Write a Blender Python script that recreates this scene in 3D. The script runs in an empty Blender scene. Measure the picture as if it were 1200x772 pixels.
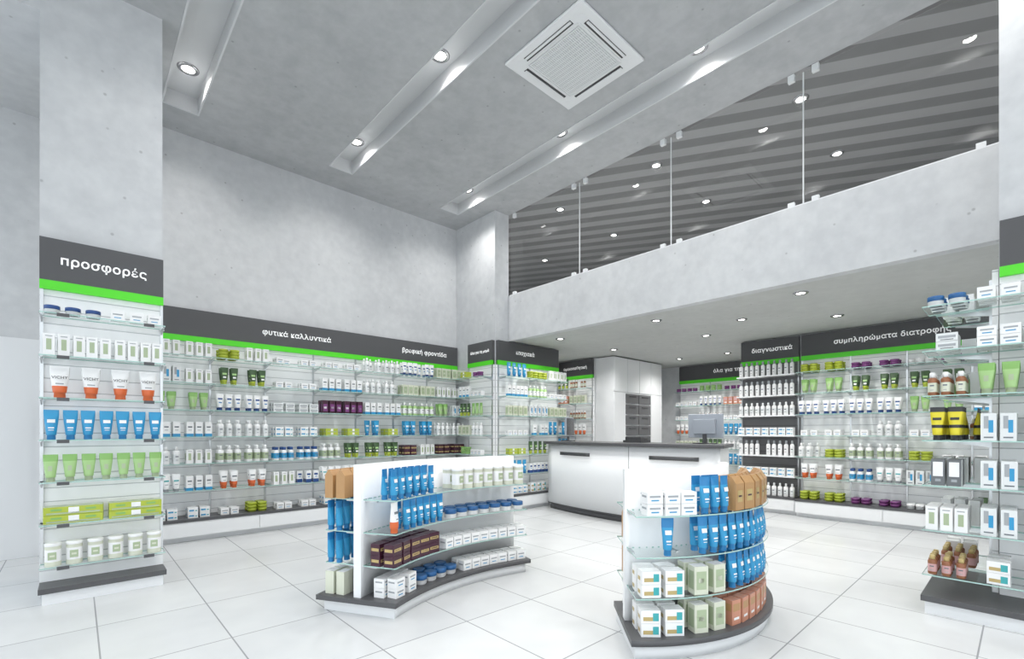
import bpy, math, random
from mathutils import Matrix, Vector
random.seed(7)
S=bpy.context.scene
COL=S.collection
R90=-math.pi/2

# ------------------------------------------------------------------ materials
def pmat(name,col,rough=.5,metal=0,spec=.5,emis=None,es=0):
    m=bpy.data.materials.new(name); m.use_nodes=True
    b=m.node_tree.nodes['Principled BSDF']
    b.inputs['Base Color'].default_value=(*col,1)
    b.inputs['Roughness'].default_value=rough
    b.inputs['Metallic'].default_value=metal
    b.inputs['Specular IOR Level'].default_value=spec
    if emis:
        b.inputs['Emission Color'].default_value=(*emis,1); b.inputs['Emission Strength'].default_value=es
    return m
def plaster(name,c1,c2,bump=.25,scale=1.0):
    m=bpy.data.materials.new(name); m.use_nodes=True; nt=m.node_tree; N=nt.nodes; L=nt.links
    b=N['Principled BSDF']; b.inputs['Roughness'].default_value=.75; b.inputs['Specular IOR Level'].default_value=.25
    g=N.new('ShaderNodeNewGeometry')
    n1=N.new('ShaderNodeTexNoise'); n1.inputs['Scale'].default_value=1.1*scale; n1.inputs['Detail'].default_value=8; n1.inputs['Roughness'].default_value=.65
    n2=N.new('ShaderNodeTexNoise'); n2.inputs['Scale'].default_value=9*scale; n2.inputs['Detail'].default_value=6
    vo=N.new('ShaderNodeTexVoronoi'); vo.inputs['Scale'].default_value=5.5
    for n in (n1,n2,vo): L.new(g.outputs['Position'],n.inputs['Vector'])
    mx=N.new('ShaderNodeMath'); mx.operation='MULTIPLY_ADD'; mx.inputs[1].default_value=.6
    L.new(n1.outputs['Fac'],mx.inputs[0])
    m2=N.new('ShaderNodeMath'); m2.operation='MULTIPLY'; m2.inputs[1].default_value=.4; L.new(n2.outputs['Fac'],m2.inputs[0]); L.new(m2.outputs[0],mx.inputs[2])
    cr=N.new('ShaderNodeValToRGB'); cr.color_ramp.elements[0].position=.38; cr.color_ramp.elements[1].position=.62
    cr.color_ramp.elements[0].color=(*c1,1); cr.color_ramp.elements[1].color=(*c2,1)
    L.new(mx.outputs[0],cr.inputs['Fac'])
    pr=N.new('ShaderNodeValToRGB'); pr.color_ramp.elements[0].position=.04; pr.color_ramp.elements[1].position=.085
    pr.color_ramp.elements[0].color=(.70,.70,.70,1); pr.color_ramp.elements[1].color=(1,1,1,1)
    L.new(vo.outputs['Distance'],pr.inputs['Fac'])
    mc=N.new('ShaderNodeMix'); mc.data_type='RGBA'; mc.blend_type='MULTIPLY'; mc.inputs[0].default_value=1
    L.new(cr.outputs['Color'],mc.inputs[6]); L.new(pr.outputs['Color'],mc.inputs[7]); L.new(mc.outputs[2],b.inputs['Base Color'])
    bp=N.new('ShaderNodeBump'); bp.inputs['Strength'].default_value=bump; bp.inputs['Distance'].default_value=.02
    L.new(mx.outputs[0],bp.inputs['Height']); L.new(bp.outputs[0],b.inputs['Normal'])
    return m
M={}
M['wall']=plaster('plaster_wall',(.55,.56,.575),(.65,.66,.67))
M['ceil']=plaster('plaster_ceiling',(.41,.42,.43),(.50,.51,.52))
M['soffit']=plaster('soffit_paint',(.50,.51,.495),(.56,.57,.555),.1)
M['white']=pmat('white_laminate',(.84,.85,.86),.3)
M['white2']=pmat('white_satin',(.78,.79,.80),.45)
M['cove']=pmat('cove_paint',(.64,.65,.66),.5)
M['dark']=pmat('dark_grey_laminate',(.085,.085,.09),.4)
M['drawer']=pmat('drawer_grey_laminate',(.13,.13,.135),.4)
M['sign']=pmat('sign_grey',(.085,.085,.09),.5)
M['green']=pmat('sign_green',(.09,.68,.02),.4,emis=(.09,.8,.02),es=.05)
M['lettering']=pmat('sign_lettering',(.9,.9,.9),.5,emis=(1,1,1),es=.25)
M['metal']=pmat('brushed_aluminium',(.6,.61,.62),.3,1)
M['handle']=pmat('dark_metal_handle',(.10,.10,.105),.35,.6)
M['lamp']=pmat('lamp_glow',(1,1,1),.5,emis=(1,.97,.92),es=10)
M['chrome']=pmat('lamp_ring',(.36,.36,.37),.25,.9)
M['black']=pmat('dark_void',(.05,.05,.052),.5)
M['grille']=pmat('grille_shadow_grey',(.30,.30,.31),.5)
M['screen']=pmat('screen_glass',(.02,.02,.025),.15)
M['plastic']=pmat('monitor_plastic',(.36,.39,.44),.35)
M['pave']=pmat('pavement',(.55,.55,.55),.8)
M['bounce_floor']=pmat('mezzanine_bounce_flooring',(.7,.7,.7),.6)  # unseen mezzanine floor, made pale to bounce light onto the striped ceiling

def slat(name,base,line,period,frac,nrm=(0,0,1),rough=.4):
    m=bpy.data.materials.new(name); m.use_nodes=True; nt=m.node_tree; N=nt.nodes; L=nt.links
    b=N['Principled BSDF']; b.inputs['Roughness'].default_value=rough
    g=N.new('ShaderNodeNewGeometry'); s=N.new('ShaderNodeVectorMath'); s.operation='DOT_PRODUCT'; s.inputs[1].default_value=nrm; L.new(g.outputs['Position'],s.inputs[0])
    d=N.new('ShaderNodeMath'); d.operation='DIVIDE'; d.inputs[1].default_value=period; L.new(s.outputs['Value'],d.inputs[0])
    f=N.new('ShaderNodeMath'); f.operation='FRACT'; L.new(d.outputs[0],f.inputs[0])
    t=N.new('ShaderNodeMath'); t.operation='LESS_THAN'; t.inputs[1].default_value=frac; L.new(f.outputs[0],t.inputs[0])
    mc=N.new('ShaderNodeMix'); mc.data_type='RGBA'; L.new(t.outputs[0],mc.inputs[0])
    mc.inputs[6].default_value=(*base,1); mc.inputs[7].default_value=(*line,1); L.new(mc.outputs[2],b.inputs['Base Color'])
    return m
M['slat']=slat('slatwall_panel',(.92,.925,.93),(.50,.51,.52),.1067,.07)
M['slatdark']=slat('slatwall_dark',(.16,.16,.165),(.09,.09,.09),.1067,.09)
M['stripe']=slat('striped_ceiling_panel',(.16,.16,.163),(.30,.30,.303),.36,.5,nrm=(.866,.5,0),rough=.6)

def floor_mat():
    m=bpy.data.materials.new('white_floor_tile'); m.use_nodes=True; nt=m.node_tree; N=nt.nodes; L=nt.links
    b=N['Principled BSDF']
    g=N.new('ShaderNodeNewGeometry'); mp=N.new('ShaderNodeMapping'); mp.inputs['Location'].default_value=(-.10+6.2,-4.18+8.0,0)
    L.new(g.outputs['Position'],mp.inputs['Vector'])
    br=N.new('ShaderNodeTexBrick'); br.offset=0; br.squash=1
    br.inputs['Scale'].default_value=1; br.inputs['Brick Width'].default_value=.62; br.inputs['Row Height'].default_value=.80
    br.inputs['Mortar Size'].default_value=.0045; br.inputs['Mortar Smooth'].default_value=.1; br.inputs['Bias'].default_value=0
    br.inputs['Color1'].default_value=(.69,.70,.70,1); br.inputs['Color2'].default_value=(.645,.655,.66,1); br.inputs['Mortar'].default_value=(.33,.335,.345,1)
    L.new(mp.outputs[0],br.inputs['Vector'])
    n=N.new('ShaderNodeTexNoise'); n.inputs['Scale'].default_value=2.5; n.inputs['Detail'].default_value=6; L.new(g.outputs['Position'],n.inputs['Vector'])
    cr=N.new('ShaderNodeValToRGB'); cr.color_ramp.elements[0].position=.3; cr.color_ramp.elements[1].position=.7
    cr.color_ramp.elements[0].color=(.92,.92,.93,1); cr.color_ramp.elements[1].color=(1,1,1,1); L.new(n.outputs['Fac'],cr.inputs['Fac'])
    mc=N.new('ShaderNodeMix'); mc.data_type='RGBA'; mc.blend_type='MULTIPLY'; mc.inputs[0].default_value=1
    L.new(br.outputs['Color'],mc.inputs[6]); L.new(cr.outputs['Color'],mc.inputs[7]); L.new(mc.outputs[2],b.inputs['Base Color'])
    b.inputs['Roughness'].default_value=.24; b.inputs['Specular IOR Level'].default_value=.45
    return m
M['floor']=floor_mat()

def glass(name,tint,refl=.08,edge=0,rough=.02):
    m=bpy.data.materials.new(name); m.use_nodes=True; nt=m.node_tree; N=nt.nodes; L=nt.links
    for n in list(N):
        if n.type!='OUTPUT_MATERIAL': N.remove(n)
    o=[n for n in N if n.type=='OUTPUT_MATERIAL'][0]
    t=N.new('ShaderNodeBsdfTransparent'); t.inputs[0].default_value=(*tint,1)
    g=N.new('ShaderNodeBsdfGlossy'); g.inputs['Roughness'].default_value=rough; g.inputs[0].default_value=(1,1,1,1)
    mx=N.new('ShaderNodeMixShader'); L.new(t.outputs[0],mx.inputs[1]); L.new(g.outputs[0],mx.inputs[2]); L.new(mx.outputs[0],o.inputs[0])
    if edge:
        # Schlick reflectance, same from both faces
        f=N.new('ShaderNodeLayerWeight'); f.inputs['Blend'].default_value=.5
        p=N.new('ShaderNodeMath'); p.operation='POWER'; p.inputs[1].default_value=4; L.new(f.outputs['Facing'],p.inputs[0])
        a=N.new('ShaderNodeMath'); a.operation='MULTIPLY_ADD'; a.inputs[1].default_value=edge; a.inputs[2].default_value=refl
        L.new(p.outputs[0],a.inputs[0]); L.new(a.outputs[0],mx.inputs[0])
    else: mx.inputs[0].default_value=refl
    return m
M['glass']=glass('shelf_glass',(.97,.99,.985),.05)
M['gedge']=pmat('shelf_glass_edge',(.40,.60,.55),.2)
M['rail']=glass('balustrade_glass',(.97,.98,.98),.05,.6,.01)
M['pane']=glass('window_glass',(.97,.98,.98),.05)

# product palette
PAL=dict(white=(.86,.86,.86),offw=(.74,.76,.76),blue=(.02,.20,.46),lblue=(.03,.30,.56),navy=(.02,.07,.24),green=(.24,.46,.13),
 lgreen=(.37,.57,.24),lime=(.43,.51,.05),dkgreen=(.05,.10,.04),yellow=(.72,.62,.03),orange=(.68,.14,.04),red=(.60,.03,.03),
 brown=(.055,.013,.03),black=(.03,.03,.035),purple=(.20,.055,.20),cream=(.66,.68,.56),sage=(.40,.48,.31),grey=(.36,.38,.40),gold=(.50,.38,.16),
 coral=(.58,.26,.17),pink=(.60,.36,.36),kraft=(.46,.26,.11),teal=(.05,.38,.40),text=(.16,.18,.2),lid=(.02,.11,.29),silver=(.55,.56,.58),dgrey=(.14,.15,.16),
 ambergl=(.28,.11,.05))
PN=list(PAL); PI={k:i for i,k in enumerate(PN)}
PM=[pmat('product_'+k,PAL[k],.35) for k in PN]

# ------------------------------------------------------------------ mesh helpers
class MB:
    def __init__(s): s.v=[];s.f=[];s.m=[];s.sm=[]
    def add(s,t,mat=None):
        v,f,m,sm=t; o=len(s.v)
        s.v += [tuple(mat@Vector(p)) for p in v] if mat is not None else list(v)
        s.f += [tuple(i+o for i in q) for q in f]; s.m += m; s.sm += sm
    def box(s,x0,x1,y0,y1,z0,z1,mi=0,mat=None):
        s.add(boxT(x0,x1,y0,y1,z0,z1,mi),mat)
    def obj(s,name,mats,parent=None,mw=None,bevel=0):
        me=bpy.data.meshes.new(name); me.from_pydata(s.v,[],s.f)
        for m in mats: me.materials.append(m)
        me.polygons.foreach_set('material_index',s.m); me.polygons.foreach_set('use_smooth',s.sm); me.update()
        o=bpy.data.objects.new(name,me); COL.objects.link(o)
        if mw is not None: o.matrix_world=mw
        if parent: o.parent=parent
        if bevel:
            b=o.modifiers.new('bevel','BEVEL'); b.width=bevel; b.segments=2; b.limit_method='ANGLE'
        return o
def boxT(x0,x1,y0,y1,z0,z1,mi=0):
    v=[(x0,y0,z0),(x1,y0,z0),(x1,y1,z0),(x0,y1,z0),(x0,y0,z1),(x1,y0,z1),(x1,y1,z1),(x0,y1,z1)]
    f=[(0,3,2,1),(4,5,6,7),(0,1,5,4),(1,2,6,5),(2,3,7,6),(3,0,4,7)]
    return (v,f,[mi]*6,[False]*6)
def box(name,x0,x1,y0,y1,z0,z1,mat,parent=None,mw=None,bevel=0):
    b=MB(); b.box(x0,x1,y0,y1,z0,z1); return b.obj(name,[mat],parent,mw,bevel)
def lathe(prof,n=14):
    v=[];f=[];m=[];sm=[]
    for r,z,_ in prof:
        for i in range(n):
            a=2*math.pi*i/n; v.append((r*math.cos(a),r*math.sin(a),z))
    for k in range(len(prof)-1):
        for i in range(n):
            j=(i+1)%n; f.append((k*n+i,k*n+j,(k+1)*n+j,(k+1)*n+i)); m.append(PI[prof[k][2]] if isinstance(prof[k][2],str) else prof[k][2]); sm.append(True)
    k=len(prof)-1
    f.append(tuple(k*n+i for i in range(n))); m.append(m[-1]); sm.append(False)
    return (v,f,m,sm)
def merge(*ts):
    b=MB()
    for t in ts: b.add(t)
    return (b.v,b.f,b.m,b.sm)
def empty(name,mw=Matrix()):
    e=bpy.data.objects.new(name,None); e.empty_display_size=.1; COL.objects.link(e); e.matrix_world=mw; return e

# ------------------------------------------------------------------ products
def quad(x0,x1,z0,z1,y,c): return ([(x0,y,z0),(x1,y,z0),(x1,y,z1),(x0,y,z1)],[(0,1,2,3)],[PI[c]],[False])
def tube(w,h,body,cap,bands=(),logo=None,caph=.16):
    """squeeze tube standing on its cap, crimped flat at the top"""
    n=14; hc=h*caph; rc=w*.30
    v=[];f=[];m=[];sm=[]
    secs=[(rc*.92,rc*.92,0),(rc,rc,.004),(rc*.95,rc*.95,hc),(rc*1.12,rc*1.12,hc+.002)]
    K=9
    for k in range(K):
        t=k/(K-1); z=hc+.006+(h-hc-.006)*t
        secs.append((w*(.34+.16*min(1,t*1.25)),max(w*.36*(1-t**1.6),.002),z))
    secs.append((w*.5,.002,h+.012))
    for a_,b_,z in secs:
        for i in range(n):
            a=2*math.pi*i/n; v.append((a_*math.cos(a),b_*math.sin(a),z))
    for k in range(len(secs)-1):
        t=(secs[k][2]+secs[k+1][2])/2/h
        c=cap if k<3 else body
        for (t0,t1,cc) in bands:
            if k>=3 and t0<=t<t1: c=cc
        for i in range(n):
            j=(i+1)%n; f.append((k*n+i,k*n+j,(k+1)*n+j,(k+1)*n+i)); m.append(PI[c]); sm.append(k<len(secs)-2)
    k=len(secs)-1; f.append(tuple(k*n+i for i in range(n))); m.append(PI[body]); sm.append(False)
    T=(v,f,m,sm)
    if logo:
        def yy(z):
            t=max(0,(z-hc-.006)/(h-hc-.006)); return -(max(w*.36*(1-t**1.6),.002)+.0015)
        L=[]
        for (x0,x1,t0,t1,c) in logo:
            z0,z1=h*t0,h*t1
            L.append(([(x0*w,yy(z0),z0),(x1*w,yy(z0),z0),(x1*w,yy(z1),z1),(x0*w,yy(z1),z1)],[(0,1,2,3)],[PI[c]],[False]))
        T=merge(T,*L)
    return T
def carton(w,d,h,body,marks=(),top=None,side=None):
    b=boxT(-w/2,w/2,-d/2,d/2,0,h,PI[body]); v,f,m,s=b; m=list(m)
    if top: m[1]=PI[top]
    if side: m[3]=m[5]=PI[side]
    L=[(v,f,m,s)]
    for (x0,x1,t0,t1,c) in marks: L.append(quad(x0*w,x1*w,t0*h,t1*h,-d/2-.001,c))
    for (x0,x1,t0,t1,c) in marks[:1]:
        L.append(([(-w/2-.001,-x0*d,t0*h),(-w/2-.001,-x1*d,t0*h),(-w/2-.001,-x1*d,t1*h),(-w/2-.001,-x0*d,t1*h)],[(0,1,2,3)],[PI[c]],[False]))
    L.append(([(-w/2,-d/2+.004,h+.0008),(w/2,-d/2+.004,h+.0008),(w/2,-d/2+.006,h+.0008),(-w/2,-d/2+.006,h+.0008)],[(0,1,2,3)],[PI['grey']],[False]))
    return merge(*L)
def bottle(r,h,body,cap,label=None,neck=.35,pump=False):
    c=label or body
    p=[(r*.9,0,body),(r,.006,body),(r,h*.15,c),(r,h*.55,body),(r,h*.68,body),(r*.85,h*.74,body),(r*neck,h*.78,cap),(r*neck*1.25,h*.785,cap),(r*neck*1.25,h*.97,cap),(r*neck*.9,h,cap)]
    T=lathe(p)
    if pump: T=merge(T,boxT(-r*1.1,r*.2,-.007,.007,h*.995,h*1.03,PI[cap]))
    if label: T=merge(T,quad(-r*.45,r*.45,h*.40,h*.46,-r-.001,'text'),quad(-r*.35,r*.35,h*.22,h*.25,-r-.001,'grey'))
    return T
def jar(r,h,body,lid):
    return lathe([(r*.8,0,body),(r*.95,h*.1,body),(r*.97,h*.5,lid),(r*1.03,h*.52,lid),(r*1.03,h*.95,lid),(r*.93,h,lid)],16)
def bag(w,d,h):
    v=[(-w/2,-d/2,0),(w/2,-d/2,0),(w/2,d/2,0),(-w/2,d/2,0),(-w/2,-d/2,h*.8),(w/2,-d/2,h*.8),(w/2,d/2,h*.8),(-w/2,d/2,h*.8),
       (-w/2,-d*.1,h),(w/2,-d*.1,h),(w/2,d*.1,h),(-w/2,d*.1,h)]
    f=[(0,1,5,4),(1,2,6,5),(2,3,7,6),(3,0,4,7),(4,5,9,8),(6,7,11,10),(5,6,10,9),(7,4,8,11),(8,9,10,11),(0,3,2,1)]
    return merge((v,f,[PI['kraft']]*10,[False]*10),quad(-w*.3,w*.3,h*.25,h*.6,-d/2-.001,'gold'),quad(-w*.2,w*.2,h*.4,h*.45,-d/2-.002,'brown'))
def tin(r,h,body,band,lid):
    return merge(lathe([(r,0,body),(r,h*.2,band),(r,h*.72,body),(r,h*.86,lid),(r*1.03,h*.87,lid),(r*1.03,h*.98,lid),(r*.95,h,lid)],16),quad(-r*.5,r*.5,h*.3,h*.62,-r-.0015,'sage'),quad(-r*.3,r*.3,h*.42,h*.5,-r-.0025,'cream'))
def stack(t,n,h):
    b=MB()
    for i in range(n): b.add(t,Matrix.Translation((0,0,i*h)))
    return (b.v,b.f,b.m,b.sm)
BL=[(-.26,.26,.60,.72,'white'),(-.2,.2,.40,.44,'white'),(-.18,.18,.33,.35,'white')]
KD={
 'blue':('squeeze_tubes',tube(.086,.215,'lblue','blue',[(.84,1.1,'lblue')],BL),.104,.08),
 'blues':('squeeze_tubes',tube(.072,.205,'lblue','blue',[(.84,1.1,'blue')],BL),.080,.068),
 'vichy':('squeeze_tubes',tube(.115,.235,'white','orange',[(.10,.36,'orange')],[(-.2,.2,.44,.48,'grey')]),.160,.09),
 'orange':('squeeze_tubes',tube(.088,.205,'white','orange',[(.10,.40,'orange')],[(-.3,.3,.66,.74,'text'),(-.2,.2,.46,.50,'grey')]),.106,.08),
 'gtube':('squeeze_tubes',tube(.084,.195,'lgreen','sage',[(.78,1.1,'green')],[(-.14,.14,.42,.62,'sage')]),.102,.08),
 'navyt':('squeeze_tubes',tube(.080,.195,'white','navy',[(.1,.24,'navy')],[(-.3,.3,.68,.78,'navy'),(-.2,.2,.46,.52,'blue')]),.098,.08),
 'dgt':('squeeze_tubes',tube(.084,.20,'dkgreen','lime',[(.1,.26,'lime')],[(-.28,.28,.6,.72,'lgreen'),(-.2,.2,.4,.5,'white')]),.103,.08),
 'yt':('squeeze_tubes',tube(.080,.225,'yellow','black',[(.34,.54,'black'),(.88,1.1,'black')],[(-.3,.3,.64,.72,'black')]),.088,.078),
 'wtube':('squeeze_tubes',tube(.080,.195,'white','grey',[(.1,.22,'offw')],[(-.3,.3,.62,.70,'teal'),(-.2,.2,.42,.46,'grey')]),.098,.08),
 'wbot':('plastic_bottles',bottle(.034,.205,'white','white','offw'),.082,.085),
 'spray':('plastic_bottles',bottle(.031,.235,'white','grey','white',.42),.080,.085),
 'pump':('plastic_bottles',bottle(.036,.205,'white','white','sage',.35,True),.092,.09),
 'gbot':('plastic_bottles',bottle(.034,.20,'lgreen','white','white'),.086,.085),
 'nbot':('plastic_bottles',bottle(.035,.175,'white','navy','lblue',.55),.088,.085),
 'amber':('plastic_bottles',bottle(.026,.165,'ambergl','white','cream',.5),.064,.065),
 'dkbot':('plastic_bottles',bottle(.026,.135,'ambergl','gold','pink',.5),.064,.065),
 'bjar':('cream_jars',jar(.050,.072,'white','lid'),.115,.115),
 'wjar':('cream_jars',jar(.043,.065,'offw','white'),.10,.10),
 'dnjar':('cream_jars',merge(jar(.045,.06,'offw','navy'),stack(jar(.043,.01,'lid','silver'),1,0)),.105,.10),
 'djar2':('cream_jars',jar(.046,.072,'offw','lid'),.108,.10),
 'ljar':('cream_jars',stack(jar(.052,.038,'lime','lime'),3,.040),.115,.115),
 'ljar2':('cream_jars',stack(jar(.050,.038,'lgreen','green'),3,.040),.112,.115),
 'pjar':('cream_jars',stack(jar(.050,.038,'purple','purple'),2,.040),.115,.115),
 'wbox':('carton_boxes',carton(.088,.07,.082,'white',[(-.35,.35,.55,.68,'grey'),(-.25,.25,.25,.33,'lblue')]),.102,.085),
 'wbox2':('carton_boxes',stack(carton(.098,.075,.060,'white',[(-.4,.1,.3,.6,'lblue'),(.2,.4,.3,.5,'teal')]),2,.062),.114,.09),
 'wbox3':('carton_boxes',stack(carton(.095,.08,.066,'white',[(-.35,.35,.55,.72,'grey'),(-.25,.25,.25,.36,'lblue')]),2,.068),.108,.09),
 'tbox':('carton_boxes',carton(.070,.052,.175,'white',[(-.5,.5,.0,.2,'lblue'),(-.3,.3,.6,.7,'text'),(-.25,.25,.42,.46,'grey')]),.082,.072),
 'vbox':('carton_boxes',carton(.076,.055,.185,'offw',[(-.3,.0,.45,.9,'grey'),(0,.3,.3,.75,'lblue'),(-.3,.3,.1,.15,'text')]),.088,.072),
 'nbox':('carton_boxes',carton(.068,.052,.160,'white',[(-.5,.5,.0,.3,'navy'),(-.35,.35,.62,.78,'navy'),(-.2,.2,.45,.52,'blue')]),.080,.072),
 'gbox':('carton_boxes',carton(.066,.052,.165,'white',[(-.22,.22,.25,.75,'sage'),(-.3,.3,.86,.9,'grey')]),.080,.072),
 'cbox':('carton_boxes',carton(.088,.07,.165,'cream',[(-.36,.36,.18,.82,'sage'),(-.2,.2,.42,.58,'cream')],top='white'),.100,.088),
 'brbox':('carton_boxes',stack(carton(.105,.08,.078,'brown',[(-.4,.4,.35,.62,'gold'),(-.3,.3,.44,.54,'brown')],top='brown'),2,.08),.112,.1),
 'corbox':('carton_boxes',carton(.085,.065,.15,'coral',[(-.4,.4,.55,.85,'kraft'),(-.3,.3,.2,.3,'white')]),.092,.085),
 'lbox':('carton_boxes',stack(carton(.34,.12,.062,'lime',[(-.45,.45,.1,.3,'sage'),(-.09,.09,.15,.9,'white'),(-.38,-.2,.5,.75,'green'),(.2,.38,.5,.75,'green')],top='sage'),2,.064),.352,.14),
 'lbox2':('carton_boxes',stack(carton(.17,.10,.05,'lime',[(-.4,.4,.1,.3,'sage'),(-.1,.1,.3,.9,'white')],top='sage'),2,.051),.18,.12),
 'tealbox':('carton_boxes',stack(carton(.11,.08,.075,'white',[(-.4,.1,.2,.5,'gold'),(.1,.4,.2,.8,'teal')],top='white'),2,.077),.122,.1),
 'drkbox':('carton_boxes',carton(.074,.06,.185,'dgrey',[(-.36,.36,.35,.9,'white'),(-.2,.2,.15,.25,'grey')],side='offw'),.086,.08),
 'mbox':('carton_boxes',carton(.080,.065,.18,'brown',[(-.35,.35,.15,.7,'purple'),(-.25,.25,.35,.5,'white')]),.094,.08),
 'gybox':('carton_boxes',stack(carton(.115,.08,.058,'offw',[(-.4,.4,.4,.7,'grey'),(-.3,.3,.15,.25,'dgrey')],top='offw'),2,.06),.124,.1),
 'peach':('carton_boxes',carton(.092,.07,.16,'coral',[(-.4,.4,.5,.9,'pink'),(-.3,.3,.2,.35,'white')]),.104,.085),
 'bag':('paper_bags',bag(.105,.07,.205),.112,.085),
 'tin':('cosmetic_tins',tin(.048,.175,'cream','white','white'),.112,.11),
}
class Stock:
    def __init__(s): s.b={}
    def put(s,kind,mat):
        c=KD[kind][0]; s.b.setdefault(c,MB()).add(KD[kind][1],mat)
    def done(s):
        for c,b in s.b.items(): b.obj(c,PM)
def stock_row(st,kind,MW,x0,x1,yf,z,rows=1,skip=.03):
    step=KD[kind][2]; dp=KD[kind][3]
    n=max(1,int((x1-x0+.012)/step)); gap=(x1-x0)/n if n*step>(x1-x0)*.8 else step*1.06
    off=(x1-x0-gap*n)/2
    for r in range(rows):
        for i in range(n):
            if r==0 and random.random()<skip: continue
            a=random.uniform(-.10,.10)
            m=MW@Matrix.Translation((x0+off+gap*(i+.5)+random.uniform(-.003,.003),yf+dp/2+r*dp*1.12+random.uniform(-.004,.004),z))@Matrix.Rotation(a,4,'Z')
            st.put(kind,m)

# ------------------------------------------------------------------ shelving units
LV=[.27,.59,.91,1.23,1.55,1.87,2.19]
def text(name,s,size,mw,parent=None,mat='lettering',ext=.002,bold=.0016):
    # the built-in font's small pi tessellates badly: use the identical looking pe glyph
    s=s.replace('π','п')
    c=bpy.data.curves.new(name,'FONT'); c.body=s; c.size=size; c.align_x='CENTER'; c.align_y='CENTER'; c.extrude=ext; c.offset=bold; c.space_character=1.06
    c.materials.append(M[mat]); o=bpy.data.objects.new(name,c); COL.objects.link(o); o.matrix_world=mw
    if parent: o.parent=parent; o.matrix_parent_inverse=parent.matrix_world.inverted()
    return o
RX=Matrix.Rotation(math.pi/2,4,'X')
def unit(name,ox,oy,rz,W,nb,depth,contents,signs,base='cab',levels=LV,backx=0,back='slat',shelfmat='glass',top=2.8,rows=1,sign=True,skip=.03):
    MW=Matrix.Translation((ox,oy,0))@Matrix.Rotation(rz,4,'Z')
    e=empty(name,MW)
    def fin(b,n,mats,bev=0): return b.obj(n,mats,e,None,bev)
    b=MB(); b.box(backx,W,-.035,-.002,.1,2.47); fin(b,'back_panel',[M[back]])
    b=MB(); b.box(backx,W,-.06,-.002,2.47,top,0); b.box(backx,W,-.065,-.002,2.40,2.47,1)
    if sign: fin(b,'sign_board',[M['sign'],M['green']])
    for (sx,s,sz) in signs:
        text('sign_lettering',s,sz,MW@Matrix.Translation((sx,-.063,2.635))@RX,e)
    bw=W/nb
    b=MB()
    for i in range(nb+1):
        x=i*bw
        if x<backx-.01: continue
        x=min(max(x,backx+.012),W-.012)
        b.box(x-.010,x+.010,-.050,-.035,.28,2.40)
        for z in levels[1 if base else 0:]:
            b.add(([(x-.004,-.04,z-.05),(x+.004,-.04,z-.05),(x+.004,-.04,z-.004),(x-.004,-.04,z-.004),(x-.004,-depth*.8,z-.014),(x+.004,-depth*.8,z-.014),(x+.004,-depth*.8,z-.004),(x-.004,-depth*.8,z-.004)],
              [(0,1,5,4),(3,7,6,2),(4,5,6,7),(0,4,7,3),(1,2,6,5)],[0]*5,[False]*5))
            b.box(x-.018,x+.018,-depth*.30,-.05,z-.012,z-.004)
    fin(b,'brackets',[M['metal']])
    b=MB()
    for li,z in enumerate(levels):
        if li==0 and base=='cab': continue
        for i in range(nb):
            x0=i*bw+.004; x1=(i+1)*bw-.004
            t=boxT(x0,x1,-depth,-.05,z-.004,z+.004,0)
            if shelfmat=='glass': m=[0,0,1,1,1,1]
            else: m=[0]*6; t=boxT(x0,x1,-depth,-.03,z-.016,z+.004,0)
            b.add((t[0],t[1],m,t[3]))
    fin(b,'shelves',[M['glass'] if shelfmat=='glass' else M['white'],M['gedge']])
    z0=levels[0]
    if base=='cab':
        b=MB(); b.box(0,W,-depth-.02,-.002,.06,z0-.035,0); b.box(0,W,-depth+.05,-.002,0,.06,0); b.box(0,W,-depth-.03,-.002,z0-.035,z0,1)
        nd=max(1,nb*2//3)
        for i in range(nd):
            x0=W*i/nd+.006;x1=W*(i+1)/nd-.006; b.box(x0,x1,-depth-.036,-depth-.02,.07,z0-.045,0)
        fin(b,'base_cabinet',[M['white'],M['dark']])
    elif base=='plate':
        b=MB(); b.box(0,W,-depth-.04,-.002,.09,.13,1); b.box(.02,W-.02,-depth-.01,-.002,0,.09,0); fin(b,'base_plinth',[M['white'],M['dark']])
    st=Stock()
    for li,z in enumerate(levels):
        zz=z+.0045 if not(li==0 and base=='cab') else z+.001
        row=contents[len(levels)-1-li]; n=len(row)
        for i,k in enumerate(row):
            if not k: continue
            x0=W*i/n+.015; x1=W*(i+1)/n-.015
            rr=max(1,min(rows,int((depth-.07)/(KD[k][3]*1.12))))
            stock_row(st,k,MW,x0,x1,-depth+.02,zz,rr,skip)
    st.done()
    return e,MW

# ================================================================== ROOM SHELL
box('floor',-2.2,10.7,-3.7,7.2,-.1,0,M['floor'])
box('pavement',-14,14,-14,14,-.25,-.12,M['pave'])
CZ=4.95
b=MB()
slots=[(.70,1.03),(2.56,2.87),(4.37,4.72)]
xs=[-2.2]+[v for s in slots for v in s]+[5.38]
for i in range(0,len(xs),2): b.box(xs[i],xs[i+1],-3.7,7.2,CZ,5.13)
for s in slots:
    b.box(s[0],s[1],6.46,7.2,CZ,5.13); b.box(s[0],s[1],-3.7,-2.4,CZ,5.13)
b.box(-2.2,5.38,-3.7,7.2,5.13,5.3)
b.obj('ceiling',[M['ceil']])
box('ceiling_mezzanine',5.38,10.7,-3.7,10.2,CZ,5.3,M['stripe'])
for s in slots:
    b=MB()
    b.box(s[0]-.012,s[0]+.004,-2.4,6.46,CZ-.008,5.13); b.box(s[1]-.004,s[1]+.012,-2.4,6.46,CZ-.008,5.13)
    b.box(s[0]-.012,s[1]+.012,6.45,6.472,CZ-.008,5.13); b.box(s[0],s[1],-2.41,-2.395,CZ-.008,5.13); b.box(s[0],s[1],-2.4,6.46,5.118,5.13)
    b.obj('trim_cove',[M['cove']])
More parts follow.
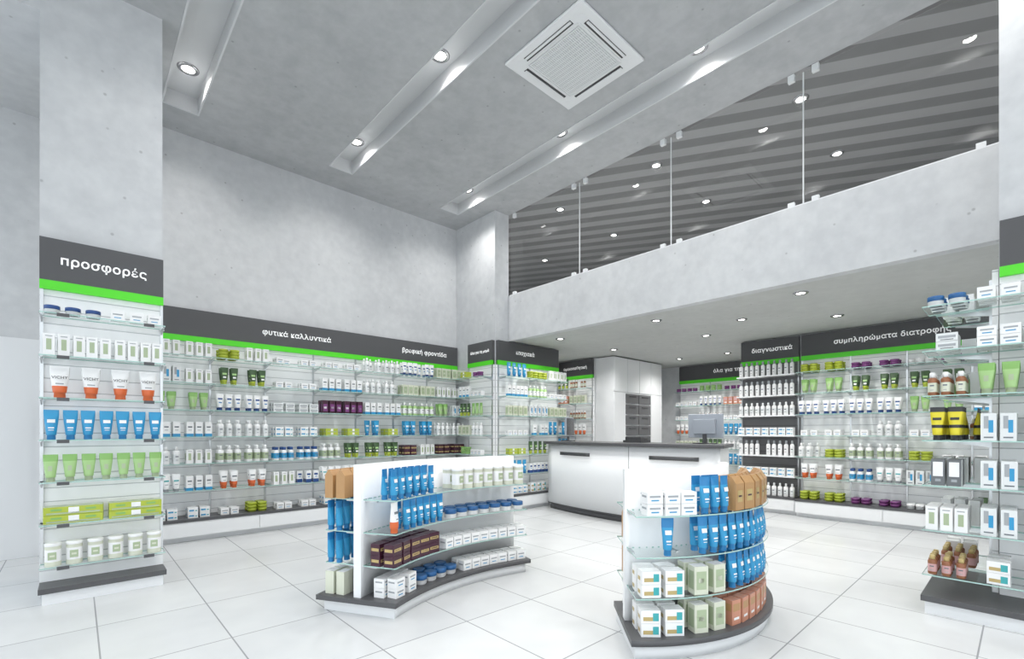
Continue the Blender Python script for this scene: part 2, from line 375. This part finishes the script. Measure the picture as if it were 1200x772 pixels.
b=MB(); b.box(-2.2,5.385,7.0,7.2,0,CZ); b.box(5.385,10.7,7.0,7.2,0,2.82); b.obj('wall_left',[M['wall']])
box('wall_mezzanine_end',5.2,10.7,10.0,10.2,2.82,CZ,M['wall'])
box('wall_mezzanine_side',5.185,5.385,7.2,10.0,2.82,CZ,M['wall'])
box('wall_back',10.5,10.7,-3.7,10.0,0,CZ,M['wall'])
box('wall_corner_return',5.08,5.385,5.92,7.0,0,CZ,M['wall'])
box('wall_corner_block',5.385,6.59,5.92,7.0,0,2.82,M['wall'])
box('wall_rear_block',7.88,10.5,6.02,7.0,0,2.82,M['white2'])
box('wall_right_block',8.4,10.5,-3.7,3.27,0,2.82,M['wall'])
box('column_display',-.21,.56,5.18,5.95,0,CZ,M['wall'])
box('column_right',4.9,5.38,-1.1,.12,0,CZ,M['wall'])
box('wall_right_side',5.0,10.5,-3.7,-3.5,0,CZ,M['wall'])
box('ceiling_soffit_left',-2.0,-.21,5.2,7.0,4.58,CZ,M['wall'])
b=MB(); b.box(5.50,10.5,-3.5,10.0,2.82,3.08,0); b.box(5.50,10.5,-3.5,10.0,3.08,3.1,1); b.obj('ceiling_soffit',[M['soffit'],M['bounce_floor']])
box('wall_mezzanine_parapet',5.38,5.50,-3.5,5.92,2.82,3.585,M['wall'])
def glazing(name,horizontal,fixed,a0,a1,n):
    b=MB(); p=MB(); w=.04
    def bx(bb,u0,u1,t0,t1,z0,z1):
        if horizontal: bb.box(u0,u1,fixed+t0,fixed+t1,z0,z1)
        else: bb.box(fixed+t0,fixed+t1,u0,u1,z0,z1)
    for i in range(n+1):
        u=a0+(a1-a0)*i/n; bx(b,u-w,u+w,-.05,.05,0,4.95)
    for z in (0,2.6,4.89): bx(b,a0,a1,-.045,.045,z,z+.06)
    bx(p,a0,a1,-.004,.004,.06,4.9)
    e=empty(name); b.obj('frame',[M['handle']],e); p.obj('pane',[M['pane']],e)
glazing('window_1',False,-2.1,-3.6,6.95,6)
glazing('added_window_2',True,-3.6,-2.05,4.95,5)  # unseen side, glazed to let more daylight into the room
e=empty('door_1')
b=MB(); b.box(-1.25,-.22,6.95,6.996,0,2.25); b.obj('leaf',[M['white2']],e,None,.004)
b=MB()
b.add(lathe([(.012,.55,0),(.012,1.6,0),(.001,1.601,0)],12),Matrix.Translation((-.26,6.89,0))); b.box(-.266,-.254,6.89,6.955,.65,.67); b.box(-.266,-.254,6.89,6.955,1.48,1.50)
b.obj('pull_handle',[M['handle']],e)
box('baseboard_left',-2.1,-1.26,6.985,6.9995,0,.08,M['white2'])

e=empty('glass_balustrade')
ys=[5.90,4.40,2.955,1.51,.125]
pb=MB();cb=MB()
for i in range(4):
    y1,y0=ys[i]-.008,ys[i+1]+.008
    pb.box(5.40,5.412,y0,y1,3.60,4.93)
    for yy in (y0+.10,y1-.10):
        cb.box(5.385,5.427,yy-.03,yy+.03,3.575,3.64); cb.box(5.385,5.427,yy-.03,yy+.03,4.88,4.95)
    if i<3: cb.box(5.400,5.412,y0-.013,y0-.003,3.6,4.93)
cb.box(5.392,5.42,.125,5.91,3.585,3.60)
pb.obj('glass_panels',[M['rail']],e); cb.obj('clamps',[M['white2']],e)

# ------------------------------------------------------------------ luminaires
def downlight(x,y,z,r=.085,energy=60,name='recessed_downlight',ang=150):
    e=empty(name,Matrix.Translation((x,y,z)))
    n=24
    b=MB()
    b.add(lathe([(r*.72,.0,0),(r*.74,-.012,0),(r,-.014,0),(r*1.15,-.006,0),(r*1.17,0.0,0)],n))
    b.f.pop(); b.m.pop(); b.sm.pop()
    b.obj('ring',[M['chrome']],e)
    d=MB(); v=[(r*.73*math.cos(2*math.pi*i/n),r*.73*math.sin(2*math.pi*i/n),-.004) for i in range(n)]
    d.add((v,[tuple(reversed(range(n)))],[0],[False])); d.obj('lens',[M['lamp']],e)
    l=bpy.data.lights.new('beam','SPOT'); l.energy=energy; l.spot_size=math.radians(ang); l.spot_blend=1; l.shadow_soft_size=.06; l.color=(1,.985,.96)
    lo=bpy.data.objects.new('beam',l); COL.objects.link(lo); lo.parent=e; lo.location=(0,0,-.03)
for s in slots:
    for y in (5.97,4.02,2.20,.35,-1.5):
        downlight((s[0]+s[1])/2,y,5.118,.085,100,ang=138)
for x in (5.85,7.35):
    for y in (6.93,5.17,3.42,1.66,-.1):
        downlight(x,y,CZ,.07,75)
        if y<6: downlight(x,y,2.82,.066,72)
downlight(6.65,2.6,2.82,.062,60)
for y in (4.9,3.9): downlight(9.3,y,2.82,.062,85)
downlight(7.2,6.5,2.82,.062,40)

# ------------------------------------------------------------------ AC cassette
e=empty('ceiling_air_conditioner',Matrix.Translation((3.6,3.0,CZ)))
b=MB(); s=.485
b.box(-s,s,-s,s,-.03,-.001); b.obj('panel',[M['white2']],e,None,.012)
b=MB()
for a in range(4):
    m=Matrix.Rotation(a*math.pi/2,4,'Z')
    b.add(boxT(-.29,.29,-.405,-.355,-.034,-.029,0),m)
b.obj('air_slots',[M['black']],e)
b=MB()
for a in range(4):
    m=Matrix.Rotation(a*math.pi/2,4,'Z')
    b.add(boxT(-.285,.285,-.400,-.378,-.042,-.033,0),m)
    b.add(boxT(-.32,.32,-.335,-.320,-.036,-.028,0),m)
    b.add(boxT(-.05,.05,-.012,.012,-.032,-.026,0),m@Matrix.Translation((.38,-.38,0))@Matrix.Rotation(math.pi/4,4,'Z'))
b.obj('louvres',[M['white2']],e)
box('grille_back',-.305,.305,-.305,.305,-.033,-.029,M['grille'],e)
b=MB()
for i in range(31):
    y=-.3+.6*i/30; b.box(-.305,.305,y-.0065,y+.0065,-.040,-.033)
for i in range(13):
    x=-.3+.6*i/12; b.box(x-.004,x+.004,-.3,.3,-.041,-.034)
b.obj('grille',[M['white2']],e)

# ================================================================== SHELVING
e,MW=unit('offers_shelving',-.21,5.18,0,.77,1,.23,
 [['dnjar','wbox'],['gbox'],[None],['blue'],['gtube'],['lbox'],['tin']],
 [(.385,'προσφορές',.096)],base='plate')
st=Stock()
for i in range(4):
    m=MW@Matrix.Translation((.115+i*.18,-.15,1.5545)); st.put('vichy',m)
    text('tube_lettering','VICHY',.030,m@Matrix.Translation((0,-.034,.155))@Matrix.Rotation(math.radians(-9),4,'X')@RX,e,'handle',.0005,.0004)
st.done()
b=MB()
for z in LV:
    for x in (.10,.62): b.box(x,x+.07,-.236,-.232,z-.022,z+.004)
b.obj('price_tags',[M['dark']],e)

LW=[
 ['gbox','ljar','wbox','wbox','wbot','navyt','cbox'],
 ['vbox','dgt','wbox','tbox','wbot','cbox','gbox'],
 ['gtube','navyt','gybox','mbox','tbox','gbot','vbox'],
 ['tbox','wbot','wbox2','lbox2','vbox','blue','wbot'],
 ['wbot','pump','nbot','navyt','dgt','gbox','brbox'],
 ['tbox','orange','nbox','wtube','wtube','gbox','lbox2'],
 ['wbox2','ljar','wbox','wbox2','nbox','wbox','ljar2']]
def mix(rows,n2):
    out=[]
    for r in rows:
        o=[]
        for k in r: o+= [k,k]
        for i in range(len(o)):
            if random.random()<n2: o[i]=random.choice(r)
        out.append(o)
    return out
unit('natural_cosmetics_shelving',.60,7.0,0,4.46,7,.36,mix(LW,.18),
 [(1.70,'φυτικά καλλυντικά',.098),(3.78,'βρεφική φροντίδα',.098)],base='cab',rows=2)
unit('mother_care_shelving',5.08,6.58,R90,.655,1,.30,
 [['lbox2','pjar'],['tbox','wbox'],['dgt','gtube'],['cbox','wbot'],['ljar2','wbox'],['wbot','nbot'],['wbox','ljar']],
 [(.33,'όλα για τη μαμά',.062)],base='cab')
unit('seasonal_shelving',5.10,5.92,0,1.49,2,.30,
 [['blue','ljar','gbox'],['tbox','gbot','wbox'],['cbox','vbox','cbox'],['wbox','tbox','blue'],['lbox2','dgt','wbot'],['blue','nbox','navyt'],['wbox2','tealbox','wbox']],
 [(.62,'εποχιακά',.098)],base='cab')
unit('homeopathy_shelving',7.88,6.95,R90,.92,2,.30,
 [['dgt','amber'],['peach','cbox'],['wbox','amber'],['tbox','orange'],['blue','navyt'],['wbox','tbox'],['wbox2','ljar']],
 [(.46,'ομοιοπαθητική',.088)],base='cab')
unit('health_shelving',10.5,5.5,R90,2.2,3,.30,
 [['pjar','ljar2','pjar','ljar'],['wbox','navyt','peach','orange'],['wbox','amber','wbox','tbox'],['orange','navyt','blue','amber'],['cbox','dgt','wbot','tbox'],['wbox','tbox','blue','gbot'],['wbox2','wbox','ljar','wbox']],
 [(1.30,'όλα για την υγεία',.11)],base='cab')
unit('diagnostics_shelving',8.4,3.27,R90,.88,1,.26,
 [['spray'],['spray'],['wbot'],['wbox2'],['spray'],['wbox2'],['wbot']],
 [(.48,'διαγνωστικά',.098)],base='cab',back='slatdark',shelfmat='white')
RW=[
 ['ljar','pjar','wjar','gbox','wbot'],
 ['gtube','dgt','dgt','wbox','wbox'],
 ['navyt','navyt','gtube','tbox','cbox'],
 ['wbox','wbot','wbox','vbox','wbot'],
 ['wbot','pump','ljar','wbox','drkbox'],
 ['orange','wtube','vbox','gbox','nbot'],
 ['ljar','pjar','wjar','dgt','pjar']]
unit('supplements_shelving',8.4,2.36,R90,3.2,5,.34,mix(RW,.1),
 [(1.08,'συμπληρώματα διατροφής',.098)],base='cab',rows=2)
unit('sun_care_shelving',4.9,.50,R90,1.55,2,.42,
 [['djar2','wbox','gbox','wbox','wbox','gbox'],['gybox','wbox3','gbox','gtube','gbox','wbox'],['amber','gtube','gtube','gbox','wbox','wbox'],['yt','vbox','vbox','tbox','gbox','wbox'],
  ['drkbox','vbox','gbox','wbox','gbox','wbox'],['gbox','vbox','tbox','wbox3','gbox','wbox'],['dkbot','tealbox','tealbox','wbox','wbox','wbox']],
 [],base='plate',backx=.385,rows=4,skip=0)
unit('baby_food_shelving',5.50,.12,math.pi,.60,1,.34,
 [['djar2','wbox3'],['gybox'],['gtube','vbox'],['amber','yt'],['gbox','drkbox'],['gybox','vbox'],['wbox3','dkbot']],
 [],base='plate',rows=3,sign=False,skip=0)

# ------------------------------------------------------------------ dispensary cabinet
e=empty('dispensary_cabinet')
x0,x1,y0,y1=7.90,9.72,5.54,6.01
b=MB(); b.box(x0,x1,y0+.02,y1,0,2.80); b.obj('carcass',[M['white2']],e)
b=MB()
for i in range(4):
    a=x0+(x1-x0)*i/4; b.box(a+.006,a+(x1-x0)/4-.006,y0,y0+.02,2.10,2.79)
b.box(x0+.005,8.29,y0,y0+.02,.05,2.09); b.box(9.26,x1-.005,y0,y0+.02,.05,2.09)
b.obj('doors',[M['white']],e,None,.003)
b=MB()
for j in range(9):
    for i in range(2):
        a=8.30+i*.475; z=.10+j*.22; b.box(a+.010,a+.465,y0-.005,y0+.02,z+.012,z+.208)
b.obj('drawers',[M['drawer']],e,None,.003)
b=MB()
for j in range(9):
    for i in range(2):
        a=8.30+i*.475; z=.10+j*.22; b.box(a+.12,a+.35,y0-.018,y0-.005,z+.15,z+.165)
b.obj('drawer_pulls',[M['handle']],e)

# ------------------------------------------------------------------ service counter (gently bowed)
def arcslab(b,cx,cy,r0,r1,a0,a1,z0,z1,mi=0,n=24,mi_edge=None):
    v=[];f=[];m=[];sm=[]
    for i in range(n+1):
        a=math.radians(a0+(a1-a0)*i/n); c,s_=math.cos(a),math.sin(a)
        v+=[(cx+r0*c,cy+r0*s_,z0),(cx+r1*c,cy+r1*s_,z0),(cx+r1*c,cy+r1*s_,z1),(cx+r0*c,cy+r0*s_,z1)]
    me=mi if mi_edge is None else mi_edge
    for i in range(n):
        o=i*4;p=o+4
        f+=[(o,o+1,p+1,p),(o+1,o+2,p+2,p+1),(o+2,o+3,p+3,p+2),(o+3,o,p,p+3)]; m+=[mi,me,mi,me]; sm+=[False,True,False,True]
    f+=[(0,3,2,1),(n*4,n*4+1,n*4+2,n*4+3)]; m+=[me,me]; sm+=[False,False]
    b.add((v,f,m,sm))
e=empty('service_counter')
cx,cy=11.7,3.95; R=6.0; A0,A1=165.2,193.5
b=MB(); arcslab(b,cx,cy,R-.62,R,A0,A1,.10,1.09); b.obj('body',[M['white']],e)
b=MB(); arcslab(b,cx,cy,R-.58,R-.03,A0+.3,A1-.3,0,.10); b.obj('plinth',[M['dark']],e)
b=MB(); arcslab(b,cx,cy,R-.70,R+.06,A0-.5,A1+.5,1.085,1.13); b.obj('worktop',[M['dark']],e,None,.004)
b=MB()
for a in (181.8,): arcslab(b,cx,cy,R,R+.002,a-.03,a+.03,.10,1.08)
arcslab(b,cx,cy,R,R+.003,A0,A1,.085,.105)
b.obj('panel_joints',[M['sign']],e)
b=MB()
for a in (172.0,188.0): arcslab(b,cx,cy,R+.002,R+.035,a-3.1,a+3.1,.915,.965,n=8)
b.obj('bar_handles',[M['handle']],e)

def monitor(name,x,y,rz,z=1.13):
    mw=Matrix.Translation((x,y,z))@Matrix.Rotation(rz,4,'Z'); e=empty(name,mw)
    b=MB(); b.box(-.13,.13,-.09,.09,0,.014); b.box(-.025,.025,-.012,.02,.014,.16); b.obj('stand',[M['handle']],e,None,.004)
    b=MB(); b.box(-.24,.24,-.035,-.005,.08,.40); b.box(-.15,.15,-.005,.03,.13,.33); b.obj('housing',[M['plastic']],e,None,.008)
    box('screen',-.225,.225,-.038,-.034,.10,.385,M['screen'],e)
monitor('computer_monitor',6.20,2.90,math.radians(90))
monitor('computer_monitor',6.15,5.25,math.radians(25))
e=empty('cash_register',Matrix.Translation((6.12,3.9,1.13))@Matrix.Rotation(math.radians(90),4,'Z'))
b=MB(); b.box(-.15,.15,-.13,.13,0,.035); b.add(([(-.13,-.11,.035),(.13,-.11,.035),(.13,.10,.035),(-.13,.10,.035),(-.13,.02,.08),(.13,.02,.08),(.13,.10,.08),(-.13,.10,.08)],[(0,1,5,4),(4,5,6,7),(1,2,6,5),(2,3,7,6),(3,0,4,7)],[0]*5,[False]*5)); b.obj('body',[M['handle']],e)

# ------------------------------------------------------------------ gondolas
def gondola(cx,cy,r0,r1,a0,a1,front,back,front_is_inner):
    e=empty('curved_gondola_shelf')
    rm=(r0+r1)/2; t=.03
    b=MB(); arcslab(b,cx,cy,r0,r1,a0,a1,.085,.12,0,32); b.obj('base_plate',[M['dark']],e)
    b=MB(); d=1.2 if a1>a0 else -1.2
    arcslab(b,cx,cy,r0+.03,r1-.03,a0+d,a1-d,0,.085,0,32); b.obj('base_plinth',[M['white2']],e)
    b=MB(); arcslab(b,cx,cy,rm-t,rm+t,a0+.8*(1 if a1>a0 else -1),a1-.8*(1 if a1>a0 else -1),.12,1.06,0,40)
    b.obj('divider_panel',[M['white']],e)
    b=MB()
    L=[.34,.575,.81]
    for z in L:
        arcslab(b,cx,cy,r0+.03,rm-t,a0+d*1.3,a1-d*.6,z-.004,z+.004,0,32,1)
        arcslab(b,cx,cy,rm+t,r1-.03,a0+d*1.3,a1-d*.6,z-.004,z+.004,0,32,1)
    b.obj('glass_shelves',[M['glass'],M['gedge']],e)
    b=MB()
    for k in range(6):
        a=math.radians(a0+d*2+(a1-a0-d*3)*k/5)
        mm=Matrix.Translation((cx,cy,0))@Matrix.Rotation(a,4,'Z')
        for z in L:
            b.add(boxT(rm-t-.10,rm-t,-.012,.012,z-.016,z-.004,0),mm); b.add(boxT(rm+t,rm+t+.10,-.012,.012,z-.016,z-.004,0),mm)
    b.obj('brackets',[M['metal']],e)
    st=Stock()
    LZ=[.121]+[z+.0045 for z in L]
    for side,data in (('f',front),('b',back)):
        inner=(side=='f')==front_is_inner
        for li,segs in data.items():
            for (f0,f1,k,rows) in segs:
                dp=KD[k][3]; step=KD[k][2]
                for r in range(rows):
                    rad=(r0+.035+dp/2+r*dp*1.08) if inner else (r1-.035-dp/2-r*dp*1.08)
                    ang0=a0+(a1-a0)*f0; ang1=a0+(a1-a0)*f1
                    n=max(1,int(abs(math.radians(ang1-ang0))*rad/step+.3))
                    for i in range(n):
                        a=math.radians(ang0+(ang1-ang0)*(i+.5)/n)
                        face=a-math.pi/2 if inner else a+math.pi/2
                        m=Matrix.Translation((cx+rad*math.cos(a),cy+rad*math.sin(a),LZ[li]))@Matrix.Rotation(face+random.uniform(-.12,.12),4,'Z')
                        st.put(k,m)
    st.done()
gondola(2.54,1.30,1.86,2.51,120.4,73.2,
 {3:[(.03,.36,'blues',2),(.50,.98,'tin',2)],
  2:[(.03,.10,'orange',1),(.13,.42,'blues',2),(.45,.98,'bjar',2)],
  1:[(.03,.38,'brbox',2),(.42,.98,'wbox',2)],
  0:[(.04,.22,'wbox3',2),(.24,.52,'bjar',2),(.55,.98,'wbox',2)]},
 {3:[(.02,.98,'bag',2)],2:[(.02,.5,'blues',2),(.5,.98,'blues',1)],1:[(.02,.5,'blues',2),(.5,.98,'tin',1)],0:[(.02,.98,'cbox',2)]},True)
gondola(3.18,2.35,.60,1.23,224,306,
 {3:[(.05,.24,'wbox3',2),(.26,.40,'blues',2),(.41,.99,'bag',2)],
  2:[(.10,.17,'blues',1),(.25,.98,'blues',2)],
  1:[(.03,.20,'tealbox',2),(.22,.38,'cbox',2),(.40,.98,'blues',2)],
  0:[(.03,.20,'tealbox',2),(.22,.38,'cbox',2),(.40,.98,'corbox',2)]},
 {3:[(.05,.98,'bjar',1)],2:[(.05,.98,'bag',1)],1:[(.05,.98,'bag',1)],0:[(.05,.98,'wbox',1)]},False)

# ================================================================== world & camera
w=bpy.data.worlds.new('World'); S.world=w; w.use_nodes=True
bg=w.node_tree.nodes['Background']; bg.inputs[0].default_value=(.90,.95,1,1); bg.inputs[1].default_value=2.3
c=bpy.data.cameras.new('cam'); co=bpy.data.objects.new('camera',c); COL.objects.link(co); S.camera=co
co.location=(0,0,1.3); co.rotation_euler=(math.pi/2,0,math.radians(-42.7))
c.sensor_fit='HORIZONTAL'; c.sensor_width=36; c.lens=553/1200*36
c.shift_x=0; c.shift_y=(505-386)/1200; c.clip_start=.05
S.view_settings.view_transform='Standard'; S.view_settings.look='None'; S.view_settings.exposure=0
